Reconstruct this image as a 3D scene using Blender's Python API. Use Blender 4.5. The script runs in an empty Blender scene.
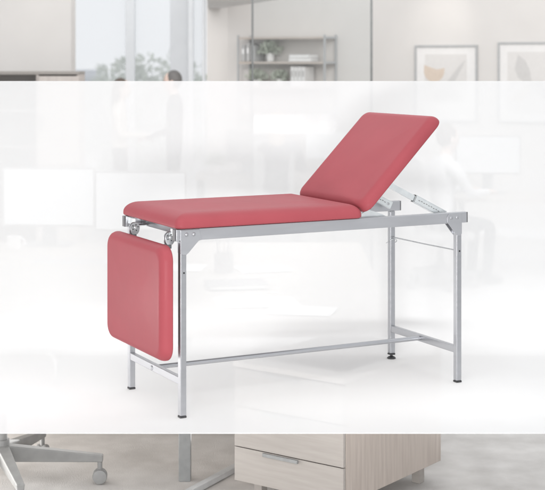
import bpy, bmesh, math, random
from mathutils import Vector, Matrix
R = math.radians
random.seed(7)

# ------------------------------------------------------------------ camera, world, lamps, exposure
scene = bpy.context.scene
col = scene.collection
HC = 2.05                      # camera height over the office floor
FPX, W_IMG, HZ, CX = 1400.0, 545.0, 58.0, 272.5

cam_d = bpy.data.cameras.new("camera")
cam = bpy.data.objects.new("camera", cam_d)
col.objects.link(cam)
cam.location = (0, 0, HC)
cam.rotation_euler = (R(90), 0, 0)
cam_d.sensor_fit = 'HORIZONTAL'
cam_d.sensor_width = 36.0
cam_d.lens = FPX / W_IMG * 36.0
cam_d.shift_y = -(245.0 - HZ) / W_IMG
cam_d.clip_end = 2000
cam_d.dof.use_dof = True
cam_d.dof.focus_distance = 5.75
cam_d.dof.aperture_fstop = 5.0
scene.camera = cam

world = bpy.data.worlds.new("World")
scene.world = world
world.use_nodes = True
bg = world.node_tree.nodes["Background"]
bg.inputs[0].default_value = (0.955, 0.975, 1.0, 1)
bg.inputs[1].default_value = 1.0

def area(name, loc, target, size, power, color=(1, 1, 1), size_y=None):
    d = bpy.data.lights.new(name, 'AREA')
    d.energy = power; d.color = color; d.size = size
    if size_y:
        d.shape = 'RECTANGLE'; d.size_y = size_y
    o = bpy.data.objects.new(name, d); col.objects.link(o)
    o.location = loc
    o.rotation_euler = (Vector(target) - Vector(loc)).to_track_quat('-Z', 'Y').to_euler()
    return o

area("softbox_lamp", (-.9, 2.4, 4.8), (0.1, 5.9, 1.2), 2.0, 38, (1, .985, .96))
area("overhead_lamp", (0.3, 5.6, 4.6), (0.2, 5.7, 1.3), 4.2, 44)
area("low_fill_lamp", (0.2, 2.6, 0.9), (0.2, 6.4, 0.2), 1.6, 3, (1, .97, .94))
area("sweep_underside_fill", (-2.0, 5.7, .12), (-.1, 6.0, .55), 1.0, 9, (1, .98, .96), .2)  # unseen fill added to brighten the sweep from beneath
ul = area("sweep_underside_fill", (.1, 5.45, .12), (.1, 5.75, .67), 2.2, 5.5, (1, .99, .98), .6)  # unseen fill added below the bed to lift the couch shadow
ul.data.spread = R(95)
area("low_carpet_fill", (-3.1, 7.0, .45), (-.5, 7.1, .05), .8, 85, (1, .98, .96), .4)  # added fill in place of daylight, brightens carpet under the desk
fl = area("front_fill", (.1, 2.5, 1.02), (.1, 6.6, .80), 1.8, 10.5, (1, 1, 1), .3)  # unseen fill added to lighten the shadow under the couch
fl.data.spread = R(60)
area("sweep_back_fill", (0, 9.6, 4.0), (0, 6.66, 1.1), 7.0, 62, size_y=2.0)  # fill added behind the sweep, fades shadows on its upright part
area("bend_fill", (-.85, 6.98, .30), (-.85, 6.55, .74), 1.9, 6, (1, 1, 1), .35)  # unseen fill added under the desk to brighten the sweep's bend
area("bend_fill", (1.35, 6.98, .30), (1.35, 6.55, .74), .9, 3, (1, 1, 1), .35)  # the same added fill at the right end of the bend
area("room_fill", (1.5, 10.5, 4.4), (0.3, 15.5, 1.4), 3.0, 165, (1, .975, .955))  # added fill without a fixture, brightens the office walls
area("room_fill", (-.8, 13.2, 3.0), (-.6, 18.0, 2.0), .7, 13, (1, .975, .955)).data.spread = R(62)  # added fill for the dim corner right of the windows

scene.view_settings.view_transform = 'Standard'
scene.view_settings.look = 'None'
scene.view_settings.exposure = 0
scene.view_settings.gamma = 1
scene.render.resolution_x = 1024
scene.render.resolution_y = 921
scene.render.engine = 'CYCLES'
scene.cycles.transparent_max_bounces = 32
scene.cycles.max_bounces = 12

# ------------------------------------------------------------------ helpers
def at(px, py, Y):
    """the place seen at a spot of the photograph, Y metres away"""
    return Vector(((px - CX) / FPX * Y, Y, HC - (py - HZ) / FPX * Y))

def on(px, py, z):
    """the place on a level surface of height z"""
    Y = FPX * (HC - z) / (py - HZ)
    return Vector(((px - CX) / FPX * Y, Y, z))

def tag(o, label=None, cat=None, group=None, kind=None):
    if label: o["label"] = label
    if cat: o["category"] = cat
    if group: o["group"] = group
    if kind: o["kind"] = kind
    return o

def empty(name, loc=(0, 0, 0), rz=0.0):
    o = bpy.data.objects.new(name, None); col.objects.link(o)
    o.empty_display_size = 0.05
    o.location = loc; o.rotation_euler = (0, 0, rz)
    return o

def copy_tree(o, parent=None):
    c = o.copy(); col.objects.link(c)
    if parent: c.parent = parent
    for ch in list(o.children): copy_tree(ch, c)
    return c

class MB:
    def __init__(s): s.bm = bmesh.new()
    def box(s, lo, hi, m=None):
        lo, hi = Vector(lo), Vector(hi)
        g = bmesh.ops.create_cube(s.bm, size=1.0)
        mt = Matrix.Translation((lo + hi) / 2) @ Matrix.Diagonal((*(hi - lo), 1))
        if m: mt = m @ mt
        bmesh.ops.transform(s.bm, matrix=mt, verts=g['verts']); return s
    def beam(s, a, b, w, h, up=(0, 0, 1)):
        a, b = Vector(a), Vector(b); d = b - a
        x = d.normalized(); u = Vector(up); y = u.cross(x).normalized(); z = x.cross(y)
        m = Matrix((x, y, z)).transposed().to_4x4(); m.translation = (a + b) / 2
        g = bmesh.ops.create_cube(s.bm, size=1.0)
        bmesh.ops.transform(s.bm, matrix=m @ Matrix.Diagonal((d.length, w, h, 1)), verts=g['verts']); return s
    def tube(s, pts, r, n=16, cap=True, radii=None):
        pts = [Vector(p) for p in pts]; rings = []
        ref = None
        for i, p in enumerate(pts):
            t = (pts[min(i + 1, len(pts) - 1)] - pts[max(i - 1, 0)]).normalized()
            if ref is None:
                ref = Vector((0, 0, 1)) if abs(t.z) < .9 else Vector((1, 0, 0))
            x = (ref - t * ref.dot(t)).normalized(); y = t.cross(x); ref = x
            rr = radii[i] if radii else r
            rings.append([s.bm.verts.new(p + (x * math.cos(a) + y * math.sin(a)) * rr)
                          for a in (2 * math.pi * k / n for k in range(n))])
        for A, B in zip(rings, rings[1:]):
            for k in range(n):
                s.bm.faces.new((A[k], A[(k + 1) % n], B[(k + 1) % n], B[k]))
        if cap:
            s.bm.faces.new(list(reversed(rings[0]))); s.bm.faces.new(rings[-1])
        return s
    def lathe(s, prof, c=(0, 0, 0), n=24, m=None):
        c = Vector(c); rings = []
        for r, z in prof:
            rings.append([s.bm.verts.new((m @ (c + Vector((r * math.cos(a), r * math.sin(a), z)))) if m else
                          c + Vector((r * math.cos(a), r * math.sin(a), z)))
                          for a in (2 * math.pi * k / n for k in range(n))])
        for A, B in zip(rings, rings[1:]):
            for k in range(n):
                s.bm.faces.new((A[k], A[(k + 1) % n], B[(k + 1) % n], B[k]))
        s.bm.faces.new(list(reversed(rings[0]))); s.bm.faces.new(rings[-1]); return s
    def prism(s, poly, vec):
        vec = Vector(vec)
        a = [s.bm.verts.new(Vector(p)) for p in poly]
        b = [s.bm.verts.new(Vector(p) + vec) for p in poly]
        n = len(a)
        s.bm.faces.new(list(reversed(a))); s.bm.faces.new(b)
        for k in range(n): s.bm.faces.new((a[k], a[(k + 1) % n], b[(k + 1) % n], b[k]))
        return s
    def ball(s, c, r, m=None, seg=20):
        g = bmesh.ops.create_uvsphere(s.bm, u_segments=seg, v_segments=max(8, seg // 2), radius=1)
        r = Vector(r) if not isinstance(r, (int, float)) else Vector((r, r, r))
        mt = Matrix.Translation(Vector(c)) @ (m or Matrix.Identity(4)) @ Matrix.Diagonal((*r, 1))
        bmesh.ops.transform(s.bm, matrix=mt, verts=g['verts']); return s
    def leaf(s, c, d, w, l):
        d = Vector(d).normalized()
        sd = d.cross(Vector((random.uniform(-1, 1), random.uniform(-1, 1), random.uniform(-1, 1)))).normalized()
        c = Vector(c); nrm = sd.cross(d)
        v = [s.bm.verts.new(p) for p in (c, c + d * l * .45 + sd * w * .5 + nrm * w * .12,
                                         c + d * l, c + d * l * .45 - sd * w * .5 + nrm * w * .12)]
        s.bm.faces.new(v); return s
    def build(s, name, mat, parent=None, bevel=0.0, seg=2, smooth=True):
        bmesh.ops.recalc_face_normals(s.bm, faces=s.bm.faces[:])
        me = bpy.data.meshes.new(name); s.bm.to_mesh(me); s.bm.free()
        o = bpy.data.objects.new(name, me); col.objects.link(o)
        for m in (mat if isinstance(mat, list) else [mat]): me.materials.append(m)
        if parent: o.parent = parent
        if smooth:
            me.shade_smooth()
            try: me.set_sharp_from_angle(angle=R(38))
            except Exception: pass
        if bevel:
            b = o.modifiers.new("bevel", 'BEVEL'); b.width = bevel; b.segments = seg
            b.limit_method = 'ANGLE'; b.angle_limit = R(35)
            try: b.harden_normals = True
            except Exception: pass
        return o

# ------------------------------------------------------------------ materials
def mat(name, c1, c2=None, rough=.5, metal=0.0, scale=20, bump=0.0, bscale=None, rvar=0.0,
        stretch=(1, 1, 1), coat=0.0, detail=4, obj=True, spec=None):
    m = bpy.data.materials.new(name); m.use_nodes = True
    nt = m.node_tree; p = nt.nodes["Principled BSDF"]; L = nt.links.new
    tc = nt.nodes.new("ShaderNodeTexCoord"); mp = nt.nodes.new("ShaderNodeMapping")
    mp.inputs['Scale'].default_value = stretch
    L(tc.outputs['Object'], mp.inputs[0])
    nz = nt.nodes.new("ShaderNodeTexNoise"); nz.inputs['Scale'].default_value = scale
    nz.inputs['Detail'].default_value = detail
    L(mp.outputs[0], nz.inputs['Vector'])
    rp = nt.nodes.new("ShaderNodeValToRGB")
    rp.color_ramp.elements[0].position = .3; rp.color_ramp.elements[1].position = .7
    rp.color_ramp.elements[0].color = (*c1, 1); rp.color_ramp.elements[1].color = (*(c2 or c1), 1)
    L(nz.outputs[0], rp.inputs[0]); L(rp.outputs[0], p.inputs['Base Color'])
    p.inputs['Roughness'].default_value = rough; p.inputs['Metallic'].default_value = metal
    if spec is not None: p.inputs['Specular IOR Level'].default_value = spec
    if coat:
        p.inputs['Coat Weight'].default_value = coat; p.inputs['Coat Roughness'].default_value = .25
    if rvar:
        mr = nt.nodes.new("ShaderNodeMapRange")
        mr.inputs['To Min'].default_value = rough - rvar; mr.inputs['To Max'].default_value = rough + rvar
        L(nz.outputs[0], mr.inputs[0]); L(mr.outputs[0], p.inputs['Roughness'])
    if bump:
        n2 = nt.nodes.new("ShaderNodeTexNoise"); n2.inputs['Scale'].default_value = bscale or scale * 4
        n2.inputs['Detail'].default_value = 5
        L(mp.outputs[0], n2.inputs['Vector'])
        bp = nt.nodes.new("ShaderNodeBump"); bp.inputs['Strength'].default_value = bump
        bp.inputs['Distance'].default_value = .002
        L(n2.outputs[0], bp.inputs['Height']); L(bp.outputs[0], p.inputs['Normal'])
    return m

def sheet_mat(name, clear, color=(.96, .96, .96), through=.5):
    """milky sheet: partly clear, the rest scatters white light from both sides"""
    m = bpy.data.materials.new(name); m.use_nodes = True
    nt = m.node_tree; nt.nodes.remove(nt.nodes["Principled BSDF"]); L = nt.links.new
    out = nt.nodes["Material Output"]
    d = nt.nodes.new("ShaderNodeBsdfDiffuse"); t = nt.nodes.new("ShaderNodeBsdfTranslucent")
    tr = nt.nodes.new("ShaderNodeBsdfTransparent")
    tc = nt.nodes.new("ShaderNodeTexCoord"); nz = nt.nodes.new("ShaderNodeTexNoise"); nz.inputs['Scale'].default_value = 1.5
    rp = nt.nodes.new("ShaderNodeValToRGB")
    rp.color_ramp.elements[0].color = (*[c * .992 for c in color], 1); rp.color_ramp.elements[1].color = (*color, 1)
    L(tc.outputs['Object'], nz.inputs['Vector']); L(nz.outputs[0], rp.inputs[0])
    L(rp.outputs[0], d.inputs[0]); L(rp.outputs[0], t.inputs[0])
    m1 = nt.nodes.new("ShaderNodeMixShader")
    if isinstance(through, tuple):        # translucency graded by height to even the brightness of bed and upright
        sx_ = nt.nodes.new("ShaderNodeSeparateXYZ"); mr = nt.nodes.new("ShaderNodeMapRange"); mr.interpolation_type = 'SMOOTHSTEP'
        L(tc.outputs['Object'], sx_.inputs[0]); L(sx_.outputs['Z'], mr.inputs[0])
        mr.inputs['From Min'].default_value, mr.inputs['From Max'].default_value = through[2], through[3]
        mr.inputs['To Min'].default_value, mr.inputs['To Max'].default_value = through[0], through[1]
        L(mr.outputs[0], m1.inputs[0])
    else: m1.inputs[0].default_value = through
    L(d.outputs[0], m1.inputs[1]); L(t.outputs[0], m1.inputs[2])
    m2 = nt.nodes.new("ShaderNodeMixShader"); m2.inputs[0].default_value = clear
    L(m1.outputs[0], m2.inputs[1]); L(tr.outputs[0], m2.inputs[2])
    L(m2.outputs[0], out.inputs[0])
    return m

def glass_mat(name, refl=.06):
    m = bpy.data.materials.new(name); m.use_nodes = True
    nt = m.node_tree; nt.nodes.remove(nt.nodes["Principled BSDF"]); L = nt.links.new
    tr = nt.nodes.new("ShaderNodeBsdfTransparent"); g = nt.nodes.new("ShaderNodeBsdfGlossy")
    tr.inputs[0].default_value = (.97, .98, .98, 1); g.inputs['Roughness'].default_value = .02
    mx = nt.nodes.new("ShaderNodeMixShader"); mx.inputs[0].default_value = refl
    L(tr.outputs[0], mx.inputs[1]); L(g.outputs[0], mx.inputs[2]); L(mx.outputs[0], nt.nodes["Material Output"].inputs[0])
    return m

M = {}  # most office colours below are paled to paint in a white veil
M['vinyl'] = mat("red_vinyl", (.33, .070, .083), (.355, .077, .091), rough=.50, scale=6, bump=.15, bscale=260, rvar=.05, spec=.07, coat=.035)
nt = M['vinyl'].node_tree          # soft pulls in the cover over the fine leather grain
b1 = [n for n in nt.nodes if n.type == 'BUMP'][0]
n3 = nt.nodes.new("ShaderNodeTexNoise"); n3.inputs['Scale'].default_value = 7; n3.inputs['Detail'].default_value = 2
b2 = nt.nodes.new("ShaderNodeBump"); b2.inputs['Strength'].default_value = .35; b2.inputs['Distance'].default_value = .006
nt.links.new([n for n in nt.nodes if n.type == 'MAPPING'][0].outputs[0], n3.inputs['Vector'])
nt.links.new(n3.outputs[0], b2.inputs['Height']); nt.links.new(b2.outputs[0], b1.inputs['Normal'])
M['metal'] = mat("silver_metal", (.405, .41, .428), (.435, .44, .458), rough=.34, metal=.85, scale=7, bump=.03, bscale=400, rvar=.06, stretch=(1, 1, 6))
M['rail_metal'] = mat("silver_rail_metal", (.44, .445, .465), (.475, .48, .50), rough=.36, metal=.8, scale=5, bump=.03, bscale=300, rvar=.07, stretch=(1, 6, 6))
M['zinc'] = mat("zinc_plate", (.68, .71, .72), (.78, .81, .81), rough=.33, metal=.75, scale=30, rvar=.08)
M['dark_zinc'] = mat("hinge_steel", (.42, .43, .44), (.54, .55, .56), rough=.38, metal=.85, scale=60, rvar=.1, bump=.1)
M['hinge_grey'] = mat("hinge_arm_steel", (.17, .175, .18), (.23, .235, .24), rough=.45, metal=.6, scale=50)
M['black'] = mat("black_plastic", (.02, .02, .022), (.035, .035, .037), rough=.5, scale=40)
M['capgrey'] = mat("dark_grey_plastic", (.10, .10, .105), (.15, .15, .155), rough=.45, scale=40)
M['hole'] = mat("hole_shadow_plug", (.012, .012, .012), (.02, .02, .02), rough=.9)
M['board'] = mat("backing_board", (.10, .08, .07), (.14, .11, .10), rough=.8, scale=60)
M['acrylic'] = sheet_mat("milky_acrylic", .38, (.89, .89, .89), through=(.27, .55, .68, 1.25))
M['carpet'] = mat("loop_carpet", (.45, .435, .42), (.59, .575, .56), rough=.95, scale=5, bump=.9, bscale=160, detail=12)
M['wall'] = mat("wall_paint", (.70, .675, .65), (.72, .695, .67), rough=.85, scale=3, bump=.04, bscale=200)
M['ceiling'] = mat("ceiling_paint", (.80, .79, .775), (.82, .81, .795), rough=.9, scale=3)
M['frame_grey'] = mat("window_frame_paint", (.66, .68, .70), (.70, .72, .74), rough=.5, scale=10)
M['column'] = mat("concrete_column", (.66, .66, .66), (.72, .72, .72), rough=.9, scale=6)
M['winglass'] = sheet_mat("veiled_window_glass", .72, (.97, .98, 1.0), through=.9)  # white veil mixed into the panes to imitate an overexposed view
M['glass'] = glass_mat("partition_glass", .05)
M['oak'] = mat("veiled_oak", (.47, .42, .385), (.56, .51, .47), rough=.6, scale=4, stretch=(1, 14, 14), bump=.05, bscale=60, detail=8)
M['oak_up'] = mat("veiled_oak_upright", (.365, .315, .28), (.45, .395, .355), rough=.6, scale=4, stretch=(14, 14, 1), bump=.05, bscale=60, detail=8)
M['oak_pale'] = mat("pale_board", (.52, .46, .41), (.60, .54, .49), rough=.6, scale=4, stretch=(1, 14, 14), detail=8)
M['steel_pale'] = mat("pale_grey_coat", (.42, .43, .435), (.46, .47, .475), rough=.5, scale=30)
M['leg_grey'] = mat("desk_leg_coat", (.22, .225, .225), (.26, .265, .265), rough=.5, scale=30)
M['post'] = mat("dark_grey_coat", (.13, .135, .135), (.16, .165, .165), rough=.55, scale=30)
M['file'] = mat("file_board", (.46, .46, .46), (.52, .52, .515), rough=.7, scale=20)
M['base'] = mat("dark_base_plastic", (.25, .25, .247), (.29, .29, .285), rough=.55, scale=20)
M['oak_grey'] = mat("grey_oak", (.31, .285, .263), (.355, .328, .305), rough=.6, scale=4, stretch=(14, 1, 14), bump=.05, bscale=60, detail=8)
M['cup_wood'] = mat("pale_walnut", (.50, .45, .42), (.57, .52, .485), rough=.6, scale=3, stretch=(10, 10, 1), detail=8)
M['cup_dark'] = mat("grey_shelf_lining", (.36, .345, .335), (.41, .395, .385), rough=.7, scale=6)
M['steel'] = mat("grey_powder_coat", (.25, .26, .265), (.29, .30, .305), rough=.5, scale=30)
M['greyplastic'] = mat("grey_plastic", (.24, .24, .24), (.28, .28, .275), rough=.55, scale=20)
M['seatfabric'] = mat("grey_fabric", (.40, .40, .40), (.47, .47, .465), rough=.95, scale=120, bump=.3, bscale=300)
M['desk'] = mat("pale_desk_top", (.44, .40, .36), (.52, .48, .44), rough=.55, scale=3, stretch=(1, 12, 12), detail=8)
M['white'] = mat("white_plastic", (.80, .80, .80), (.84, .84, .84), rough=.45, scale=8)
M['paper'] = mat("paper", (.84, .84, .83), (.88, .88, .87), rough=.9, scale=30)
M['keys'] = mat("grey_keys", (.40, .40, .41), (.5, .5, .51), rough=.6, scale=50)
M['notebook'] = mat("dark_notebook_cover", (.16, .16, .17), (.22, .22, .23), rough=.6, scale=30)
M['pot'] = mat("white_ceramic", (.78, .77, .76), (.83, .82, .81), rough=.35, scale=10)
M['leafgreen'] = mat("pale_leaf", (.46, .50, .42), (.58, .62, .54), rough=.6, scale=8)
M['treeleaf'] = mat("hazed_tree_leaf", (.36, .41, .31), (.48, .53, .42), rough=.7, scale=.7)  # leaf colour paled beyond nature to paint in bright haze
M['bark'] = mat("bark", (.34, .31, .28), (.42, .39, .36), rough=.9, scale=8)
M['bldg'] = mat("far_facade", (.42, .45, .50), (.48, .51, .56), rough=.8, scale=.2)
M['bwin'] = mat("far_window_glass", (.22, .26, .32), (.27, .31, .36), rough=.3, scale=1)
M['bounce_ground'] = mat("outside_bounce_ground", (.55, .55, .54), (.62, .62, .60), rough=.95, scale=.2)  # ground made pale to bounce light up into the window panes
M['skin'] = mat("skin", (.62, .47, .40), (.66, .51, .44), rough=.6, scale=20)
M['hair_dark'] = mat("dark_hair", (.12, .114, .11), (.16, .152, .148), rough=.6, scale=60, stretch=(1, 1, .1))
M['hair_brown'] = mat("brown_hair", (.11, .085, .07), (.15, .12, .10), rough=.6, scale=60, stretch=(1, 1, .1))
M['hair_blond'] = mat("fair_hair", (.50, .41, .32), (.60, .50, .40), rough=.6, scale=60, stretch=(1, 1, .1))
M['suit'] = mat("grey_suit", (.07, .073, .08), (.095, .10, .107), rough=.9, scale=60)
M['dress'] = mat("cream_blouse", (.70, .64, .57), (.75, .69, .62), rough=.85, scale=40)
M['trouser'] = mat("dark_trousers", (.06, .063, .07), (.085, .088, .095), rough=.9, scale=60)
M['shirt'] = mat("pale_shirt", (.66, .67, .69), (.72, .73, .75), rough=.85, scale=40)
M['shoe'] = mat("dark_shoes", (.10, .10, .10), (.14, .14, .14), rough=.4, scale=20)
M['eye'] = mat("dark_eye", (.05, .04, .04), (.07, .06, .06), rough=.3)
M['pic_frame'] = mat("grey_picture_frame", (.44, .445, .445), (.50, .505, .505), rough=.5, scale=20)
M['pic_mat'] = mat("picture_paper", (.80, .785, .77), (.83, .815, .80), rough=.9, scale=20)
M['art_tan'] = mat("tan_print", (.66, .56, .47), (.70, .60, .51), rough=.9, scale=30)
M['art_grey'] = mat("grey_print", (.60, .585, .57), (.64, .625, .61), rough=.9, scale=30)
M['art_tan_pale'] = mat("pale_tan_print", (.66, .61, .56), (.69, .64, .59), rough=.9, scale=30)
M['art_pale'] = mat("pale_print", (.71, .69, .67), (.74, .72, .70), rough=.9, scale=30)
M['book_grey'] = mat("grey_book_cover", (.50, .49, .48), (.55, .54, .53), rough=.7, scale=20)
M['book_white'] = mat("white_binder", (.76, .75, .74), (.80, .79, .78), rough=.6, scale=20)
def lit(name, c, s):
    m = bpy.data.materials.new(name); m.use_nodes = True
    nt = m.node_tree; p = nt.nodes["Principled BSDF"]
    tc = nt.nodes.new("ShaderNodeTexCoord"); br = nt.nodes.new("ShaderNodeTexBrick")
    br.inputs['Scale'].default_value = 9; br.inputs['Mortar Size'].default_value = .01
    br.inputs['Color1'].default_value = (*c, 1); br.inputs['Color2'].default_value = (*[k * .96 for k in c], 1)
    br.inputs['Mortar'].default_value = (*[k * .92 for k in c], 1)
    nt.links.new(tc.outputs['Generated'], br.inputs['Vector'])
    nt.links.new(br.outputs['Color'], p.inputs['Emission Color'])
    p.inputs['Base Color'].default_value = (.1, .1, .1, 1); p.inputs['Emission Strength'].default_value = s
    return m
M['screen'] = lit("lit_screen", (.95, .98, 1.0), .78)

# ------------------------------------------------------------------ the setting
m = MB(); m.box((-9, -2, -.25), (9, 18.3, 0)); tag(m.build("floor", M['carpet']), kind='structure')
m = MB(); m.box((-60, 18.4, -6.4), (60, 260, -6.0)); tag(m.build("ground", M['bounce_ground']), kind='structure')

# dropped ceiling over the window side
m = MB(); m.prism([(-.83, 17.94, 2.69), (-.66, 17.94, 2.69), (.03, 15.45, 2.69), (.55, 13.4, 2.69), (-.63, 13.4, 2.69)], (0, 0, .34))
tag(m.build("ceiling", M['ceiling']), kind='structure')

# ---- long wall with the pictures
W0 = Vector((-.66, 18.0, 0)); WA = R(-30)
wd = Vector((math.cos(WA), math.sin(WA), 0)); wn = Vector((math.sin(WA), -math.cos(WA), 0))   # along, out of wall
def wall_t(px, off=0.0):
    b = W0 + wn * off; a = (px - CX) / FPX
    return (a * b.y - b.x) / (wd.x - a * wd.y)
def wall_pt(px, off=0.0): return W0 + wn * off + wd * wall_t(px, off)
wr = empty("picture_wall", W0, WA)
tag(wr, "long warm white wall carrying the framed pictures and the shelf", "wall")
m = MB(); m.box((0, 0, 0), (6.5, .15, 3.6)); m.build("wall_face", M['wall'], wr)
m = MB(); m.box((0.0, -.015, 0), (6.5, -.0015, .10)); m.build("skirting", M['white'], wr, bevel=.003)
# pier left of the windows
pr = empty("wall_pier", (-4.2, 15.1, 0))
tag(pr, "warm white wall pier behind the cupboard left of the windows", "wall")
x1 = at(71, 0, 15.0).x + 4.2
m = MB(); m.box((-2.5, -.1, 0), (x1, .25, 3.035)); m.build("wall_face", M['wall'], pr)
m = MB(); m.box((-2.5, -.115, 0), (x1, -.1015, .1)); m.build("skirting", M['white'], pr)
# short return wall between windows and the picture wall
rt = empty("window_wall", (at(207, 0, 18).x, 18.0, 0))
tag(rt, "narrow white wall strip between the windows and the picture wall", "wall")
m = MB(); m.box((0, -.05, 0), (at(222, 0, 18).x - at(207, 0, 18).x + .3, .2, 3.035)); m.build("wall_face", M['wall'], rt)

# ---- glazed front with mullions
gw = empty("window", (-1.8, 18.05, 0))
tag(gw, "tall grey framed office window wall with panes whitened to imitate outside glare", "window")
def gx(px): return at(px, 0, 18.05).x + 1.8
for a, b in ((126, 135), (188.5, 193.5), (202.5, 205.5)):
    m = MB(); m.box((gx(a), -.06, 0), (gx(b), .06, 3.03)); m.build("mullion", M['frame_grey'], gw, bevel=.004)
m = MB(); m.box((gx(-60), -.05, 0), (gx(126), .05, .08)); m.box((gx(135), -.05, 0), (gx(188.5), .05, .08)); m.build("bottom_rail", M['frame_grey'], gw, bevel=.004)
for a, b in ((-60, 126), (135, 188.5), (193.5, 202.5)):
    m = MB(); m.box((gx(a) + .002, -.005, .082), (gx(b) - .002, .005, 3.03)); m.build("pane", M['winglass'], gw)
# outside column
cl = MB(); cl.box((at(171, 0, 18.9).x, 18.7, -6), (at(187.5, 0, 18.9).x, 19.1, 4.5))
tag(cl.build("concrete_column", M['column'], bevel=.02), "pale concrete column standing outside the window", "column")

# ---- trees and a house outside
def tree(px, top, Y, w, label, seed):
    random.seed(seed)
    b = at(px, 0, Y); r = empty("leafy_tree", (b.x, Y, -6.0)); tag(r, label, "tree", "trees outside the window")
    zt = at(px, top, Y).z + 6
    m = MB(); m.tube([(0, 0, 0), (.1, 0, zt * .35), (0, .1, zt * .7)], .2, radii=[.26, .18, .08])
    for k in range(6):
        a = random.uniform(0, 6.28); z0 = zt * random.uniform(.35, .6)
        m.tube([(0.05, 0, z0), (math.cos(a) * w * .45, math.sin(a) * w * .45, z0 + zt * .2)], .05, n=8, radii=[.08, .02])
    m.build("trunk", M['bark'], r)
    m = MB()
    cl = [(Vector((random.gauss(0, w * .34), random.gauss(0, w * .34), zt * random.uniform(.5, .93))), random.uniform(.35, .8)) for _ in range(26)]
    for c, rad in cl:
        for _ in range(90):
            d = Vector((random.gauss(0, 1), random.gauss(0, 1), random.gauss(0, 1))).normalized()
            p = c + d * rad * random.uniform(.4, 1.0)
            if p.z < zt: m.leaf(p, d + Vector((0, 0, random.uniform(-.6, .4))), .12, .24)
    m.build("crown", M['treeleaf'], r, smooth=False)
tree(108, 61, 48, 2.0, "leftmost pale green tree outside the left window", 3)
tree(152, 50, 46, 2.6, "tall pale tree outside the right window between the two standing people", 4)
tree(137, 60, 52, 1.6, "small pale tree outside just right of the thick mullion", 5)
random.seed(11)
br = empty("office_block", (at(84, 0, 120).x, 120, -6)); tag(br, "hazy pale office block far outside the left window", "building")
m = MB(); m.box((-.9, 0, 0), (.9, 6, at(84, 70, 120).z + 6)); m.build("wall", M['bldg'], br)
for k in range(3):
    for q in range(4):
        m = MB(); m.box((-.7 + k * .5, -.03, 1.0 + q * 1.5), (-.35 + k * .5, -.004, 1.9 + q * 1.5)); m.build("window", M['bwin'], br)

# ------------------------------------------------------------------ glass partition
gp = empty("glass_partition", (0.37, 12.2, 0)); tag(gp, "clear glass partition with two slim grey posts in front of the shelf", "partition")
def px12(px): return at(px, 0, 12.2).x - .37
for p in (252.5, 371.5):
    m = MB(); m.box((px12(p) - .009, -.02, 0), (px12(p) + .009, .02, 3.1)); m.build("post", M['post'], gp, bevel=.002)
m = MB(); m.box((px12(253.6), -.004, .02), (px12(370.4), .004, 3.1)); m.build("glass_pane", M['glass'], gp)

# ------------------------------------------------------------------ cupboard
cbx0, cbx1 = at(-25, 0, 14).x, at(79, 0, 14).x
ct = at(0, 71.5, 14).z
cb = empty("tall_cupboard", ((cbx0 + cbx1) / 2, 14.0, 0)); tag(cb, "tall pale wood cupboard with an open grey bay beside the windows", "cupboard")
hw = (cbx1 - cbx0) / 2
bx = at(38, 0, 14).x - (cbx0 + cbx1) / 2
m = MB(); m.box((-hw, .0, ct - .03), (hw, .45, ct)); m.build("top_panel", M['oak_grey'], cb, bevel=.003)
m = MB(); m.box((-hw, .43, 0), (hw, .45, ct - .031)); m.build("back_panel", M['cup_dark'], cb)
for x in (-hw, bx - .02, hw - .025):
    m = MB(); m.box((x, .012, 0), (x + .024, .428, ct - .031)); m.build("side_panel", M['cup_wood'], cb)
for k in range(2):
    z0 = .08 + k * (ct - .12) / 2
    d = MB(); d.box((bx + .006, -.008, z0), (hw - .002, .010, z0 + (ct - .13) / 2)); d = d.build("door", M['cup_wood'], cb, bevel=.003)
    h = MB(); h.box((bx + .03, -.03, z0 + .35), (bx + .045, -.0095, z0 + .5)); h.build("handle", M['steel'], d, bevel=.003)
for k in range(5):
    z0 = .06 + k * (ct - .1) / 5
    m = MB(); m.box((-hw + .026, .03, z0), (bx - .022, .427, z0 + .022)); m.build("shelf", M['cup_dark'], cb)

# ------------------------------------------------------------------ metal shelf with its contents
DEP = .33
t0, t1 = wall_t(237, DEP), wall_t(325, DEP)
so = W0 + wd * t0
sh = empty("metal_shelf", so, WA); tag(sh, "open grey metal shelving with pale wood boards against the wall", "shelf")
SL = t1 - t0
levels = [.12, .45, .76, 1.07, 1.385, 1.70, 2.005, 2.31]
for x in (0, SL - .022):
    for y in (-DEP, -.035):
        m = MB(); m.box((x, y, 0), (x + .022, y + .022, 2.335)); m.build("upright", M['steel_pale'], sh, bevel=.002)
for z in levels:
    m = MB(); m.box((.024, -DEP, z - .026), (SL - .024, -.016, z)); m.build("shelf_board", M['oak_pale'], sh, bevel=.002)
for z in levels:
    for x in (0.0, SL - .022):
        m = MB(); m.box((x, -DEP + .0235, z - .024), (x + .022, -.0365, z + .002)); m.build("side_rail", M['steel_pale'], sh)
def sp(x, y, z):      # a spot on the shelf
    return so + wd * x - wn * y + Vector((0, 0, z + .003))
def sx(px, off=.18): return wall_t(px, off) - t0
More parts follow.
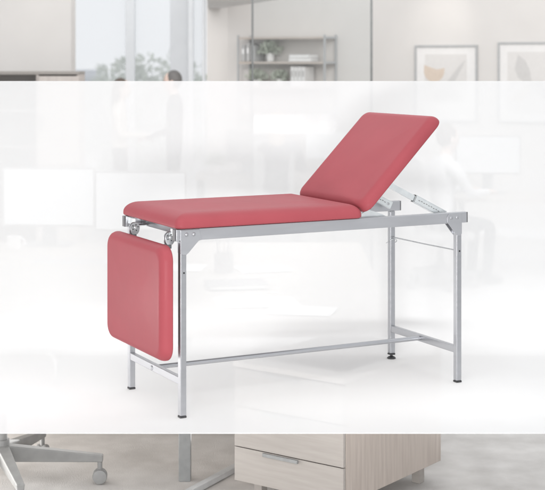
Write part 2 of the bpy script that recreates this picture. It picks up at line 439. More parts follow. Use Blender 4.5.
def plant(name, loc, r, h, spread, n, label, rz=0, group=None, seed=1):
    random.seed(seed)
    p = empty(name, loc, rz); tag(p, label, "plant", group)
    m = MB(); m.lathe([(r * .7, 0), (r * .78, .002), (r, h * .92), (r * 1.03, h), (r * .92, h), (r * .9, h * .9), (.001, h * .88)]); m.build("pot", M['pot'], p)
    m = MB()
    for _ in range(n):
        a = random.uniform(0, 6.28); e = random.uniform(.1, 1.35)
        d = Vector((math.cos(a) * math.cos(e), math.sin(a) * math.cos(e), math.sin(e)))
        c = Vector((0, 0, h * .9)) + d * random.uniform(.02, spread)
        m.leaf(c, d + Vector((random.gauss(0, .4), random.gauss(0, .4), random.gauss(0, .4))), .028, .06)
    for k in range(9):
        a = k * .7; m.tube([(0, 0, h * .85), (math.cos(a) * spread * .3, math.sin(a) * spread * .3, h + spread * .6)], .002, n=5)
    m.build("foliage", M['leafgreen'], p, smooth=False)
    return p
plant("potted_plant", sp(sx(270), -.17, 2.005), .055, .105, .15, 260, "bushy plant in a white pot on the upper shelf between box files and books", seed=2)
plant("potted_plant", sp(sx(256.5), -.17, 1.70), .05, .08, .13, 240, "leafy potted plant at the left end of the second shelf", seed=3)
plant("potted_plant", sp(sx(279.5), -.17, 1.70), .055, .09, .10, 220, "low green plant in a white pot beside the white binders", seed=4)
for k, (px, w_, h_) in enumerate(((247.5, .055, .21), (252.2, .05, .225), (257, .055, .20))):
    f = empty("box_file", sp(sx(px), -.17, 2.005), WA)
    tag(f, ("short grey box file at the left end of the upper shelf", "tallest grey box file in the row of three",
            "grey box file next to the bushy plant on the upper shelf")[k], "box file", "box files on the upper shelf")
    m = MB(); m.box((-w_ / 2, -.12, 0), (w_ / 2, .12, h_)); m.build("case", M['file'], f, bevel=.003)
    m = MB(); m.box((-w_ * .3, -.122, h_ * .45), (w_ * .3, -.1205, h_ * .75)); m.build("spine_label", M['paper'], f)
z = 2.008
for k, (w_, t_, mm) in enumerate(((.31, .045, 'book_grey'), (.29, .04, 'book_white'))):
    b = empty("lying_book", sp(sx(303), -.17, z - .003), WA + (.06, -.05)[k]); z += t_ + .001
    tag(b, ("thick grey book lying under the white one on the upper shelf", "white book lying on top of the grey book on the upper shelf")[k], "book", "books lying on the upper shelf")
    m = MB(); m.box((-w_ / 2, -.11, 0), (w_ / 2, .11, .004)); m.box((-w_ / 2, -.11, t_ - .004), (w_ / 2, .11, t_)); m.box((-w_ / 2, .106, .0041), (w_ / 2, .11, t_ - .0041)); m.build("cover", M[mm], b)
    m = MB(); m.box((-w_ / 2 + .006, -.104, .0042), (w_ / 2 - .006, .1055, t_ - .0042)); m.build("pages", M['paper'], b)
for k in range(4):
    b = empty("ring_binder", sp(sx(296.5) + k * .051, -.17, 1.70), WA)
    tag(b, ("leftmost of the four white binders on the second shelf", "second of the four white binders from the left",
            "third of the four white binders from the left", "rightmost of the four white binders on the second shelf")[k], "binder", "white binders on the second shelf")
    m = MB(); m.box((-.023, -.12, 0), (.023, .12, .24)); m.build("cover", M['book_white'], b, bevel=.003)
    m = MB(); m.box((-.014, -.1225, .12), (.014, -.1206, .19)); m.build("spine_label", M['book_grey'], b)

# ------------------------------------------------------------------ pictures on the wall
def picture(xa, xb, ytop, h, label):
    ta, tb = wall_t(xa, .02), wall_t(xb, .02); w = tb - ta
    c = W0 + wd * ((ta + tb) / 2); Y = c.y
    zt = at(0, ytop, Y).z
    p = empty("framed_picture", Vector((c.x, c.y, zt - h)) + wn * .0025, WA); tag(p, label, "picture", "framed prints on the long wall")
    f = .022
    m = MB(); m.box((-w / 2, -.03, 0), (-w / 2 + f, 0, h)); m.box((w / 2 - f, -.03, 0), (w / 2, 0, h))
    m.box((-w / 2 + f, -.03, 0), (w / 2 - f, 0, f)); m.box((-w / 2 + f, -.03, h - f), (w / 2 - f, 0, h)); m.build("frame", M['pic_frame'], p)
    m = MB(); m.box((-w / 2 + f, -.014, f), (w / 2 - f, -.002, h - f)); m.build("print", M['pic_mat'], p)
    return p, w, h
def shape(p, pts, mm, name="printed_shape", y=-.0145):
    m = MB(); m.prism([(x, y - .0012, z) for x, z in pts], (0, .001, 0)); m.build(name, M[mm], p)
def arc(cx, cz, r, a0, a1, n=16, sx_=1.0): return [(cx + sx_ * r * math.cos(R(a0 + (a1 - a0) * k / n)), cz + r * math.sin(R(a0 + (a1 - a0) * k / n))) for k in range(n + 1)]
p, w, h = picture(415, 477.5, 45, .90, "framed abstract print with a tan half round shape, left of two")
shape(p, [(-.34 * w, h * .28), (.33 * w, h * .28), (.33 * w, h * .88), (-.34 * w, h * .88)], 'art_pale', "printed_ground", y=-.0142)
shape(p, [(-.35 * w, h * .74)] + arc(-.19 * w, h * .66, .13, 180, 360) + [(-.02 * w, h * .70), (-.15 * w, h * .68)], 'art_tan', y=-.016)
shape(p, [(.02 * w, h * .52), (.14 * w, h * .53), (.27 * w, h * .72), (.3 * w, h * .80), (.2 * w, h * .72)], 'art_grey', y=-.016)
shape(p, arc(.02 * w, h * .28, .17, 0, 180), 'art_grey', y=-.0178)
p, w, h = picture(498, 566, 42, .92, "framed grey leaf print at the right edge of the wall")
shape(p, [(-.36 * w, h * .12), (.36 * w, h * .12), (.36 * w, h * .88), (-.36 * w, h * .88)], 'art_pale', "printed_ground", y=-.0142)
shape(p, [(-.20 * w, h * .84), (-.10 * w, h * .78), (-.03 * w, h * .66), (.00 * w, h * .52), (-.10 * w, h * .50), (-.20 * w, h * .56), (-.25 * w, h * .68)], 'art_grey', y=-.016)
shape(p, [(-.02 * w, h * .50), (.16 * w, h * .52), (.28 * w, h * .42), (.30 * w, h * .28), (.18 * w, h * .30), (.06 * w, h * .38)], 'art_grey', y=-.016)
shape(p, [(-.32 * w, h * .30), (-.14 * w, h * .40), (-.03 * w, h * .48), (-.06 * w, h * .36), (-.18 * w, h * .26)], 'art_tan_pale', y=-.016)
m = MB(); m.tube([(-.10 * w, -.0165, h * .16), (-.03 * w, -.0165, h * .34), (-.01 * w, -.0165, h * .54)], .003, n=6); m.build("printed_stem", M['art_grey'], p)
# wall washers: one above the left print, one on the pier
def washer(loc, target, power):
    sd = bpy.data.lights.new("wall_washer_lamp", 'SPOT'); sd.energy = power; sd.color = (1, .95, .89); sd.spot_size = R(46); sd.spot_blend = 1.0; sd.shadow_soft_size = .08
    o = bpy.data.objects.new("wall_washer_lamp", sd); col.objects.link(o); o.location = loc
    o.rotation_euler = (Vector(target) - Vector(loc)).to_track_quat('-Z', 'Y').to_euler()
a_, b_ = wall_pt(437, 1.0), wall_pt(440, 0.0)
washer((a_.x, a_.y, 3.25), (b_.x, b_.y, 2.42), 14)
b_ = at(30, 0, 15.0)
washer((b_.x, 14.1, 3.1), (b_.x, 15.0, 2.36), 2.2)

# ------------------------------------------------------------------ people
def person(label, loc, rz, J, mats, hair, look=0.0, sc=1.0, group="people at work in the office"):
    """one skinned body (head, hands and shoes in the same mesh) with the hair as a child; faces -Y before turning"""
    V, E, Rr, K = [], [], [], []
    def add(p, r, k, par=None):
        V.append(Vector(p)); Rr.append(r if isinstance(r, tuple) else (r, r)); K.append(k)
        if par is not None: E.append((par, len(V) - 1))
        return len(V) - 1
    pel = add(J['pelvis'], (.135, .105), 'leg')
    wst = add(J['waist'], (.125, .095), 'top', pel)
    che = add(J['chest'], (.15, .105), 'top', wst)
    shb = add(J['shoulder_mid'], (.10, .075), 'top', che)
    nk = add(J['neck'], .052, 'skin', shb)
    hb = add(J['head'], .06, 'skin', nk)
    for s in (-1, 1):
        S = lambda n: J[n + ('_r' if s < 0 else '_l')]
        a = add(S('shoulder'), .062, 'top', shb); b = add(S('elbow'), .045, 'top', a); c = add(S('wrist'), .030, 'top', b)
        fw = (Vector(S('wrist')) - Vector(S('elbow'))).normalized()
        pal = add(Vector(S('wrist')) + fw * .06, (.034, .02), 'skin', c)
        side = fw.cross(Vector((0, 0, 1))).normalized()
        if side.length < .1: side = Vector((1, 0, 0))
        dn = Vector((0, 0, -1))
        for q, ln in ((-1.2, .055), (-.4, .068), (.4, .064), (1.2, .05)):
            k1 = add(V[pal] + fw * .035 + side * q * .017, .0095, 'skin', pal)
            k2 = add(V[k1] + fw * ln * .55 + dn * .008, .009, 'skin', k1)
            add(V[k2] + fw * ln * .35 + dn * .022, .0075, 'skin', k2)
        t1_ = add(V[c] + fw * .03 + side * s * -.034, .011, 'skin', pal)
        add(V[t1_] + fw * .04 + side * s * -.012 + dn * .006, .009, 'skin', t1_)
        h_ = add(S('hip'), .088, 'leg', pel); kn = add(S('knee'), .060, 'leg', h_)
        an = add(S('ankle'), .042, 'leg', kn)
        hl = add(Vector(S('ankle')) + Vector((0, .02, -.045)), .042, 'shoe', an)
        add(Vector(S('ankle')) + Vector((0, -.16, -.055)), (.045, .03), 'shoe', hl)
    me = bpy.data.meshes.new("person"); me.from_pydata([v[:] for v in V], E, [])
    tmp = bpy.data.objects.new("person_shape", me); col.objects.link(tmp)
    md = tmp.modifiers.new("skin", 'SKIN'); md.use_smooth_shade = True
    for i, sv in enumerate(me.skin_vertices[0].data):
        sv.radius = Rr[i]; sv.use_root = (i == 0)
    sb = tmp.modifiers.new("sub", 'SUBSURF'); sb.levels = 2; sb.render_levels = 2
    dg = bpy.context.evaluated_depsgraph_get(); dg.update()
    em = bpy.data.meshes.new_from_object(tmp.evaluated_get(dg))
    bpy.data.objects.remove(tmp)
    order = ['skin', 'top', 'leg', 'shoe', 'eye']
    bm = bmesh.new(); bm.from_mesh(em)
    def seg_d(p, a, b):
        ab = b - a; t = max(0, min(1, (p - a).dot(ab) / max(ab.length_squared, 1e-9))); return (p - a - ab * t).length, t
    for f in bm.faces:
        p = f.calc_center_median(); best = (9, 'top')
        for a, b in E:
            d, t = seg_d(p, V[a], V[b]); kk = K[b] if t > .45 or K[b] in ('top', 'leg') else K[a]
            rr = Rr[a][0] * (1 - t) + Rr[b][0] * t
            if d / rr < best[0]: best = (d / rr, kk)
        f.material_index = order.index(best[1]); f.smooth = True
    # the head, shaped on a sphere
    hc = Vector(J['head']) + Vector((0, -.012, .075)); lk = Matrix.Rotation(look, 4, 'Z')
    g = bmesh.ops.create_uvsphere(bm, u_segments=28, v_segments=20, radius=1)
    for v in g['verts']:
        x, y, z_ = v.co
        fx = .074 * (1 - .22 * max(0, -z_) ** 1.5); fz = .118
        q = Vector((x * fx, y * .094 * (1 - .12 * max(0, -z_)) - (.012 * max(0, -z_) if y < 0 else 0), z_ * fz))
        if y < -.6 and abs(x) < .22 and -.42 < z_ < .12: q.y -= .020 * (1 - abs(x) / .22) * (1 - abs(z_ + .28) / .42 if z_ > -.42 else 0)
        if y < -.6 and abs(z_ - .1) < .12 and .2 < abs(x) < .55: q.y += .006
        if y < -.7 and abs(z_ + .58) < .07 and abs(x) < .35: q.y -= .004
        v.co = hc + (lk @ q)
    for f in {f for v in g['verts'] for f in v.link_faces}: f.material_index = 0; f.smooth = True
    for s in (-1, 1):
        for c, r, mi in (((s * .075, .008, -.005), (.012, .022, .032), 0), ((s * .03, -.083, .008), (.012, .007, .006), 4)):
            g = bmesh.ops.create_uvsphere(bm, u_segments=12, v_segments=8, radius=1)
            bmesh.ops.transform(bm, matrix=Matrix.Translation(hc) @ lk @ Matrix.Translation(c) @ Matrix.Diagonal((*r, 1)), verts=g['verts'])
            for f in {f for v in g['verts'] for f in v.link_faces}: f.material_index = mi; f.smooth = True
    em.materials.clear()
    for k in order: em.materials.append(M[mats[k]])
    em.clear_geometry(); bm.to_mesh(em); bm.free()
    o = bpy.data.objects.new("person", em); col.objects.link(o); o.location = loc; o.rotation_euler = (0, 0, rz); o.scale = (sc,) * 3
    tag(o, label, "person", group)
    m = MB(); T = Matrix.Translation(hc) @ lk
    m.ball(T @ Vector((0, .022, .026)), (.084, .093, .108), lk)
    if hair[1]:
        m.ball(T @ Vector((0, .065, -.06)), (.088, .062, .16), lk); m.ball(T @ Vector((0, .085, -.20)), (.085, .045, .14), lk)
    m.build("hair", M[hair[0]], o)
    return o
def mir(d):
    e = dict(d)
    for k, v in d.items():
        if k.endswith('_l') and k[:-2] + '_r' not in d: e[k[:-2] + '_r'] = (-v[0], v[1], v[2])
    return e
stand = dict(pelvis=(0, 0, .97), waist=(0, 0, 1.13), chest=(0, .005, 1.31), shoulder_mid=(0, .01, 1.43), neck=(0, 0, 1.52), head=(0, -.015, 1.585),
             shoulder_l=(.185, .01, 1.42), elbow_l=(.24, -.02, 1.14), wrist_l=(.16, -.24, 1.10),
             hip_l=(.09, 0, .92), knee_l=(.10, -.02, .50), ankle_l=(.10, .02, .10))
sit = dict(pelvis=(0, 0, .56), waist=(0, -.01, .72), chest=(0, -.03, .90), shoulder_mid=(0, -.04, 1.03), neck=(0, -.055, 1.12), head=(0, -.075, 1.185),
           shoulder_l=(.185, -.04, 1.02), elbow_l=(.23, -.16, .80), wrist_l=(.14, -.38, .80),
           hip_l=(.09, -.03, .53), knee_l=(.13, -.43, .52), ankle_l=(.12, -.40, .10))
st_w = mir(stand); st_w['wrist_r'] = (-.10, -.30, 1.14)
st_m = mir(dict(stand, wrist_l=(.13, -.27, 1.06)))
base = dict(skin='skin', shoe='shoe', eye='eye')
YP = 16.4
person("standing woman in a cream blouse and dark trousers facing right by the window", (at(120, 0, YP).x, YP, 0.0), R(90), st_w,
       dict(base, top='dress', leg='trouser'), ('hair_brown', True), sc=1.015)
person("standing dark haired man in a grey suit facing left by the window", (at(174, 0, YP).x, YP + .05, 0.0), R(-90), st_m,
       dict(base, top='suit', leg='suit'), ('hair_dark', False), sc=1.065)
tb = MB(); tb.box((-.09, -.125, -.004), (.09, .125, .004))
tbo = tb.build("paper_sheet", M['paper']); tbo.location = (at(120, 0, YP).x + .40, YP, 1.19); tbo.rotation_euler = (0, R(-25), 0)
tag(tbo, "white paper held between the two standing people", "paper")
person("seated fair haired woman seen from behind at the far desk", (at(277, 0, 14.7).x, 14.7, 0.0), R(170), mir(sit),
       dict(base, top='suit', leg='trouser'), ('hair_blond', True), sc=1.08)
person("seated man in a pale shirt reaching to the right hand desk", (at(440, 0, 12.6).x, 12.6, 0.0), R(115), mir(sit),
       dict(base, top='shirt', leg='trouser'), ('hair_brown', False), sc=1.05)

# ------------------------------------------------------------------ office chairs
def star_base(parent, r, mm, z=.10, n=5, a0=0.0, arm=.026):
    for k in range(n):
        a = a0 + 2 * math.pi * k / n; d = Vector((math.cos(a), math.sin(a), 0)); s_ = Vector((-d.y, d.x, 0))
        m = MB()
        def ring(t, hw_, zt, zb): return [d * t + s_ * hw_ + Vector((0, 0, zt)), d * t - s_ * hw_ + Vector((0, 0, zt)), d * t - s_ * hw_ * .8 + Vector((0, 0, zb)), d * t + s_ * hw_ * .8 + Vector((0, 0, zb))]
        A, B = ring(.025, arm * 1.2, z + .095, z + .015), ring(r, arm * .75, z + .04, z + .005)
        va, vb = [m.bm.verts.new(p) for p in A], [m.bm.verts.new(p) for p in B]
        m.bm.faces.new(va); m.bm.faces.new(vb)
        for q in range(4): m.bm.faces.new((va[q], va[(q + 1) % 4], vb[(q + 1) % 4], vb[q]))
        o = m.build("base_arm", M[mm], parent, bevel=.006)
        c = MB(); e = d * (r - .015)
        c.tube([e + Vector((0, 0, .05)), e + Vector((0, 0, z + .02))], .012, n=10)
        for sgn in (-1, 1):
            Mx = Matrix.Translation(e + s_ * sgn * .017 + Vector((0, 0, .036))) @ Vector((0, 0, 1)).rotation_difference(s_).to_matrix().to_4x4()
            c.lathe([(.022, -.012), (.033, -.009), (.0355, 0), (.033, .009), (.022, .012)], m=Mx, n=20)
        c.build("caster", M['greyplastic'], o)
def office_chair(loc, rz, label, back=True, a0=0.0, seat_z=.47, arms=True):
    r = empty("office_chair", loc, rz); tag(r, label, "office chair", "swivel chairs in the office")
    star_base(r, .485 if not back else .32, 'base', a0=a0)
    m = MB(); m.lathe([(.038, .115), (.038, .22), (.028, .221), (.028, seat_z - .06), (.08, seat_z - .058), (.08, seat_z - .045)]); m.build("gas_column", M['greyplastic'], r)
    rounded_slab((-.24, -.24, seat_z - .045), (.24, .24, seat_z + .03), .07, .03).build("seat", M['seatfabric'], r)
    if back:
        m = MB(); m.beam((0, .21, seat_z - .03), (0, .28, seat_z + .18), .06, .02, up=(0, 1, 0)); m.build("back_support", M['greyplastic'], r, bevel=.004)
        b = rounded_slab((-.23, -.30, -.03), (.23, .30, .03), .08, .028).build("backrest", M['seatfabric'], r)
        b.location = (0, .27, seat_z + .42); b.rotation_euler = (R(83), 0, 0)
    if arms:
        for s in (-1, 1):
            m = MB(); m.beam((s * .20, 0, seat_z - .035), (s * .275, 0, seat_z - .03), .05, .015); m.beam((s * .275, 0, seat_z - .035), (s * .275, 0, seat_z + .135), .03, .05, up=(0, 1, 0)); m.build("armrest_post", M['greyplastic'], r, bevel=.004)
            rounded_slab((s * .275 - .035, -.13, seat_z + .135), (s * .275 + .035, .12, seat_z + .16), .03, .011).build("armrest", M['greyplastic'], r)
    return r

def rrect(hx, hy, rad, n=8):
    rad = max(min(rad, hx, hy), 1e-4); pts = []
    for cx_, cy_, a0 in ((hx - rad, hy - rad, 0), (-hx + rad, hy - rad, 90), (-hx + rad, -hy + rad, 180), (hx - rad, -hy + rad, 270)):
        for k in range(n + 1):
            a = R(a0 + 90 * k / n); pts.append((cx_ + rad * math.cos(a), cy_ + rad * math.sin(a)))
    return pts
def rounded_slab(lo, hi, rad, er, crown=0.0, erb=None, n=8, es=9, ex=None):
    """upholstered slab: rounded corners in plan, rolled edges, gently crowned top"""
    lo, hi = Vector(lo), Vector(hi); c = (lo + hi) / 2; hx, hy, hz = (hi - lo) / 2
    erb = er if erb is None else erb; ex = er if ex is None else ex; m = MB(); rings = []
    def ring(ins, z): rings.append([m.bm.verts.new((c.x + x, c.y + y, c.z + z)) for x, y in rrect(hx - ins, hy - ins, rad - ins * .6, n)])
    mn = min(hx, hy)
    for t in (.9, .5, .2): ring(erb + (mn - erb) * t, -hz)
    for k in range(es + 1):
        a = R(90 * k / es); ring(erb * (1 - math.sin(a)), -hz + erb * (1 - math.cos(a)))
    for k in range(es + 1):
        a = R(90 * k / es); ring(ex * (1 - math.cos(a)), hz - er * (1 - math.sin(a)))
    for t in (.05, .12, .22, .36, .52, .68, .84, .95): ring(ex + (mn - ex) * t, hz)
    nt_ = 8
    for r_ in rings[-nt_:]:
        for v in r_:
            a, b = min(1, abs(v.co.x - c.x) / (hx - ex)), min(1, abs(v.co.y - c.y) / (hy - ex))
            v.co.z += crown * (1 - a * a) * (1 - b * b)
    for A, B in zip(rings, rings[1:]):
        k_ = len(A)
        for q in range(k_): m.bm.faces.new((A[q], A[(q + 1) % k_], B[(q + 1) % k_], B[q]))
    m.bm.faces.new(list(reversed(rings[0]))); m.bm.faces.new(rings[-1])
    return m

ch = on(1.5, 485, 0)
office_chair((ch.x, ch.y, 0), R(20), "grey swivel chair with a star base on casters at the lower left", back=False, a0=R(-17), seat_z=.45)
office_chair((at(268, 0, 14.35).x, 14.45, 0), R(170 + 180), "grey office chair the fair haired woman sits on", seat_z=.47, a0=.3)
office_chair((at(440, 0, 12.6).x, 12.55, 0), R(115), "grey office chair the man in the pale shirt sits on", seat_z=.47, a0=.3)

# ------------------------------------------------------------------ desks and what stands on them
def desk(lo, hi, z, label, legs, bar=True, t=.035):
    c = ((lo[0] + hi[0]) / 2, (lo[1] + hi[1]) / 2)
    r = empty("office_desk", (c[0], c[1], 0)); tag(r, label, "desk", "desks in the office")
    hx, hy = (hi[0] - lo[0]) / 2, (hi[1] - lo[1]) / 2
    m = MB(); m.box((-hx, -hy, z - t), (hx, hy, z)); m.build("desk_top", M['desk'], r, bevel=.004)
    for x, y, w_ in legs:
        m = MB(); m.box((x - c[0] - w_, y - c[1] - .03, 0), (x - c[0] + w_, y - c[1] + .03, z - t - .001)); m.build("leg", M['leg_grey'], r, bevel=.003)
    return r
ZD = .74
dl, dr = -2.5, .62
lx = at(185, 0, 6.80).x
dk = desk((dl, 6.74), (dr, 9.95), ZD, "large pale wood desk with two monitors, pencil cup and papers",
          [(lx, 6.80, .029), (-2.4, 6.8, .029), (-2.4, 9.85, .029), (.5, 9.85, .029)])
a_, b_ = on(186, 499, 0), on(243, 468, 0)
dc = Vector(dk.location)
m = MB(); m.beam(Vector((a_.x, a_.y, .022)) - dc, Vector((b_.x, b_.y, .022)) - dc, .035, .03); m.build("foot_bar", M['steel_pale'], dk, bevel=.004)
desk((at(196, 0, 15.6).x, 15.3), (at(345, 0, 15.6).x, 16.1), .75, "far pale desk where the fair haired woman sits",
     [(at(200, 0, 15.6).x, 15.4, .025), (at(335, 0, 15.6).x, 15.4, .025), (at(200, 0, 15.6).x, 16.0, .025), (at(335, 0, 15.6).x, 16.0, .025)])
desk((at(452, 0, 13.3).x, 12.95), (at(600, 0, 13.3).x, 13.7), .75, "pale desk at the right with one monitor and the seated man",
     [(at(458, 0, 13.3).x, 13.05, .025), (at(590, 0, 13.3).x, 13.05, .025), (at(458, 0, 13.3).x, 13.6, .025), (at(590, 0, 13.3).x, 13.6, .025)])
def monitor(loc, rz, w_, h_, zc, label, stand=True, screen='screen'):
    r = empty("monitor", loc, rz); tag(r, label, "monitor", "computer monitors on the desks")
    m = MB(); m.box((-w_ / 2, -.012, zc - h_ / 2), (w_ / 2, .02, zc + h_ / 2)); m.build("casing", M['greyplastic'], r, bevel=.004)
    m = MB(); m.box((-w_ / 2 + .012, -.0145, zc - h_ / 2 + .016), (w_ / 2 - .012, -.0122, zc + h_ / 2 - .012)); m.build("screen", M[screen], r)
    m = MB(); m.box((-.05, .021, .012), (.05, .04, zc - h_ * .1)); m.build("neck", M['steel'], r, bevel=.003)
    m = MB(); m.box((-.16, -.10, 0), (.16, .12, .011)); m.build("stand_foot", M['steel'], r, bevel=.004)
    return r
p1 = on(52, 245, ZD)
sc_ = p1.y / FPX
monitor((at(49, 0, p1.y).x, p1.y, ZD), R(-3), 93 * sc_, 59 * sc_, (245 - 197) * sc_, "white framed lit monitor at the left end of the large desk")
monitor((at(141, 0, p1.y).x, p1.y - .02, ZD), R(-3), 92 * sc_, 60 * sc_, (245 - 201) * sc_, "white framed lit monitor behind the couch leg cushion")
monitor((at(247, 0, 15.75).x, 15.75, .75), R(4), .46, .36, .21 + .1, "square grey monitor left of the fair haired woman", screen='greyplastic')
monitor((at(326, 0, 15.75).x, 15.75, .75), R(-4), .47, .33, .32, "lit monitor right of the fair haired woman, behind the raised backrest")
monitor((at(488, 0, 13.45).x, 13.45, .75), R(-4), .62, .37, .37, "lit monitor on the desk at the right")
def keyboard(c, rz, label):
    r = empty("keyboard", c, rz); tag(r, label, "keyboard")
    m = MB(); m.box((-.24, -.07, 0), (.24, .07, .012)); m.build("case", M['white'], r, bevel=.003)
    m = MB()
    for i in range(15):
        for j in range(4): m.box((-.228 + i * .0305, -.06 + j * .03, .0125), (-.228 + i * .0305 + .026, -.06 + j * .03 + .025, .018))
    m.build("keys", M['keys'], r)
c = on(70, 263, ZD); keyboard((c.x, c.y, ZD + .001), R(-4), "grey keyed keyboard in front of the left monitor on the large desk")
c = on(113, 272, ZD); r = empty("computer_mouse", (c.x, c.y, ZD + .001)); tag(r, "small pale mouse beside the keyboard", "mouse")
m = MB(); m.ball((0, 0, .012), (.032, .055, .018)); m.build("shell", M['white'], r); m = MB(); m.box((-.002, -.04, .024), (.002, -.02, .032)); m.build("wheel", M['keys'], r)
c = on(14, 250, ZD); r = empty("mug", (c.x, c.y, ZD + .001)); tag(r, "pale mug standing at the left end of the large desk", "mug")
m = MB(); m.lathe([(.042, 0), (.046, .003), (.048, .095), (.044, .095), (.042, .01), (.001, .009)]); m.build("cup", M['pot'], r)
m = MB(); m.tube([(.046 + .03 * math.sin(R(a)), 0, .05 + .03 * math.cos(R(a))) for a in range(0, 181, 15)], .006, n=8); m.build("handle", M['pot'], r)
c = on(224, 272, ZD); r = empty("pencil_cup", (c.x, c.y, ZD + .001)); tag(r, "grey pencil cup on the large desk behind the couch rail", "pencil cup")
m = MB(); m.lathe([(.058, 0), (.06, .002), (.06, .115), (.056, .115), (.055, .006), (.001, .005)]); m.build("cup", M['greyplastic'], r)
random.seed(5)
PENC = ("long pale pencil leaning left in the cup", "pencil standing upright in the middle of the cup", "dark pencil leaning right in the cup", "short pale pencil at the back of the cup", "dark pencil at the front of the cup")
for k in range(5):
    a = k * 1.26 + .3; b = Vector((c.x + .02 * math.cos(a), c.y + .02 * math.sin(a), ZD + .008))
    ln = (.21, .19, .20, .17, .18)[k]
    pe = empty("pencil", b); tag(pe, PENC[k], "pencil", "pencils in the cup")
    d = Vector((math.cos(a) * .16, math.sin(a) * .16, 1)).normalized()
    m = MB(); m.tube([(0, 0, 0), d * ln], .004, n=6); m.build("shaft", M['oak' if k in (0, 1, 3) else 'notebook'], pe)
    m = MB(); m.tube([d * ln, d * (ln + .018)], .004, n=6, radii=[.004, .0008]); m.build("tip", M['notebook'], pe)
for px, py, rz, w_, d_, hz_, lab in ((255, 303, 8, .42, .30, .004, "wide stack of white papers under the dark notebook"),
                                      (300, 311, -12, .34, .26, .003, "white papers at the right front of the large desk"),
                                      (262, 270, 14, .30, .24, .006, "thin pile of white papers right of the pencil cup"),
                                      (186, 268, -6, .21, .29, .002, "single white sheet left of the pencil cup")):
    c = on(px, py, ZD); s = MB(); s.box((-w_ / 2, -d_ / 2, 0), (w_ / 2, d_ / 2, hz_)); s.box((-w_ / 2 + .02, -d_ / 2 - .01, hz_ + .0003), (w_ / 2 + .012, d_ / 2 - .02, hz_ + .0015))
    o = s.build("papers", M['paper']); o.location = (c.x, c.y, ZD + .001); o.rotation_euler = (0, 0, R(rz)); tag(o, lab, "papers", "papers on the large desk")
c = on(236, 289, ZD); r = empty("notebook", (c.x, c.y + .05, ZD + .0075), R(10)); tag(r, "dark closed notebook lying on the stack of white papers", "notebook")
m = MB(); m.box((-.17, -.12, 0), (.17, .12, .003)); m.box((-.17, -.12, .020), (.17, .12, .023)); m.box((-.17, -.12, .0031), (-.166, .12, .0199)); m.build("cover", M['notebook'], r)
m = MB(); m.box((-.1655, -.116, .0032), (.165, .116, .0198)); m.build("pages", M['paper'], r)
plant("potted_plant", (at(217, 0, 15.8).x, 15.75, .752), .06, .10, .13, 220, "small potted plant on the far desk left of the square monitor", seed=8)

# ------------------------------------------------------------------ drawer cabinet
Y0 = 6.10; X0 = at(344, 0, Y0).x
YR = 6.78; XR = at(441, 0, YR).x
rv = Vector((XR - X0, YR - Y0, 0)); RL = rv.length; rv.normalize(); lv = Vector((-rv.y, rv.x, 0))
a_ = (234 - CX) / FPX; LL = (a_ * Y0 - X0) / (lv.x - a_ * lv.y)
dcb = empty("drawer_cabinet", (X0, Y0, 0), math.atan2(rv.y, rv.x)); tag(dcb, "low wooden drawer cabinet on short feet at the bottom of the view", "cabinet")
# local x runs along the end face, local y along the drawer fronts
Zb, Zt = .10, .652
m = MB(); m.box((.02, .0, Zb), (RL, LL, Zt - .026)); m.build("carcass", M['oak_up'], dcb, bevel=.002)
m = MB(); m.box((-.003, -.003, Zt - .025), (RL + .003, LL + .003, Zt)); m.build("top", M['oak'], dcb, bevel=.003)
zs = [Zb + .003, .262, .448, Zt - .029]
MATL = M['oak_grey']
for k in range(3):
    m = MB(); m.box((.0, .003, zs[k]), (.0185, LL - .003, zs[k + 1] - .004)); d = m.build("drawer", MATL, dcb, bevel=.0015)
    zc = zs[k + 1] - .004
    m = MB(); m.box((-.012, LL * .40, zc - .018), (-.0005, LL * .72, zc - .002)); m.build("handle", M['leg_grey'], d, bevel=.002)
for x in (.08, RL - .10):
    for y in (.06, LL - .10):
        m = MB(); m.box((x, y, 0), (x + .045, y + .045, Zb - .0005)); m.build("foot", M['oak_grey'], dcb, bevel=.003)

# ------------------------------------------------------------------ the milky white sweep the couch stands on
ZP = HC - 1.37242
YF = FPX * 1.37242 / (433 - HZ)
YB, RC, TH = 6.66, .22, .003
zt = at(0, 81, YB).z
prof = [(YF, ZP)] + [(YF + (YB - RC - YF) * k / 6, ZP) for k in range(1, 6)]
prof += [(YB - RC + RC * math.sin(R(a)), ZP + RC - RC * math.cos(R(a))) for a in range(0, 91, 6)] + [(YB, ZP + RC + (zt - ZP - RC) * k / 4) for k in range(1, 5)]
sw = empty("backdrop_sweep", (0, YF, 0)); tag(sw, "large milky white sweep sheet under and behind the couch", "backdrop")
m = MB(); XS = 2.3; top, bot = [], []
for i, (y, z) in enumerate(prof):
    a, b = prof[max(i - 1, 0)], prof[min(i + 1, len(prof) - 1)]
    t = Vector((0, b[0] - a[0], b[1] - a[1])).normalized(); nn = Vector((0, t.z, -t.y))
    p = Vector((0, y - YF, z)); q = p + nn * TH
    top.append([m.bm.verts.new(p + Vector((s * XS, 0, 0))) for s in (-1, 1)])
    bot.append([m.bm.verts.new(q + Vector((s * XS, 0, 0))) for s in (-1, 1)])
for i in range(len(prof) - 1):
    m.bm.faces.new((top[i][0], top[i][1], top[i + 1][1], top[i + 1][0])); m.bm.faces.new((bot[i][1], bot[i][0], bot[i + 1][0], bot[i + 1][1]))
    for s in (0, 1): m.bm.faces.new((top[i][s], top[i + 1][s], bot[i + 1][s], bot[i][s]))
m.bm.faces.new((top[0][0], top[0][1], bot[0][1], bot[0][0])); m.bm.faces.new((top[-1][0], top[-1][1], bot[-1][1], bot[-1][0]))
m.build("sheet", M['acrylic'], sw)
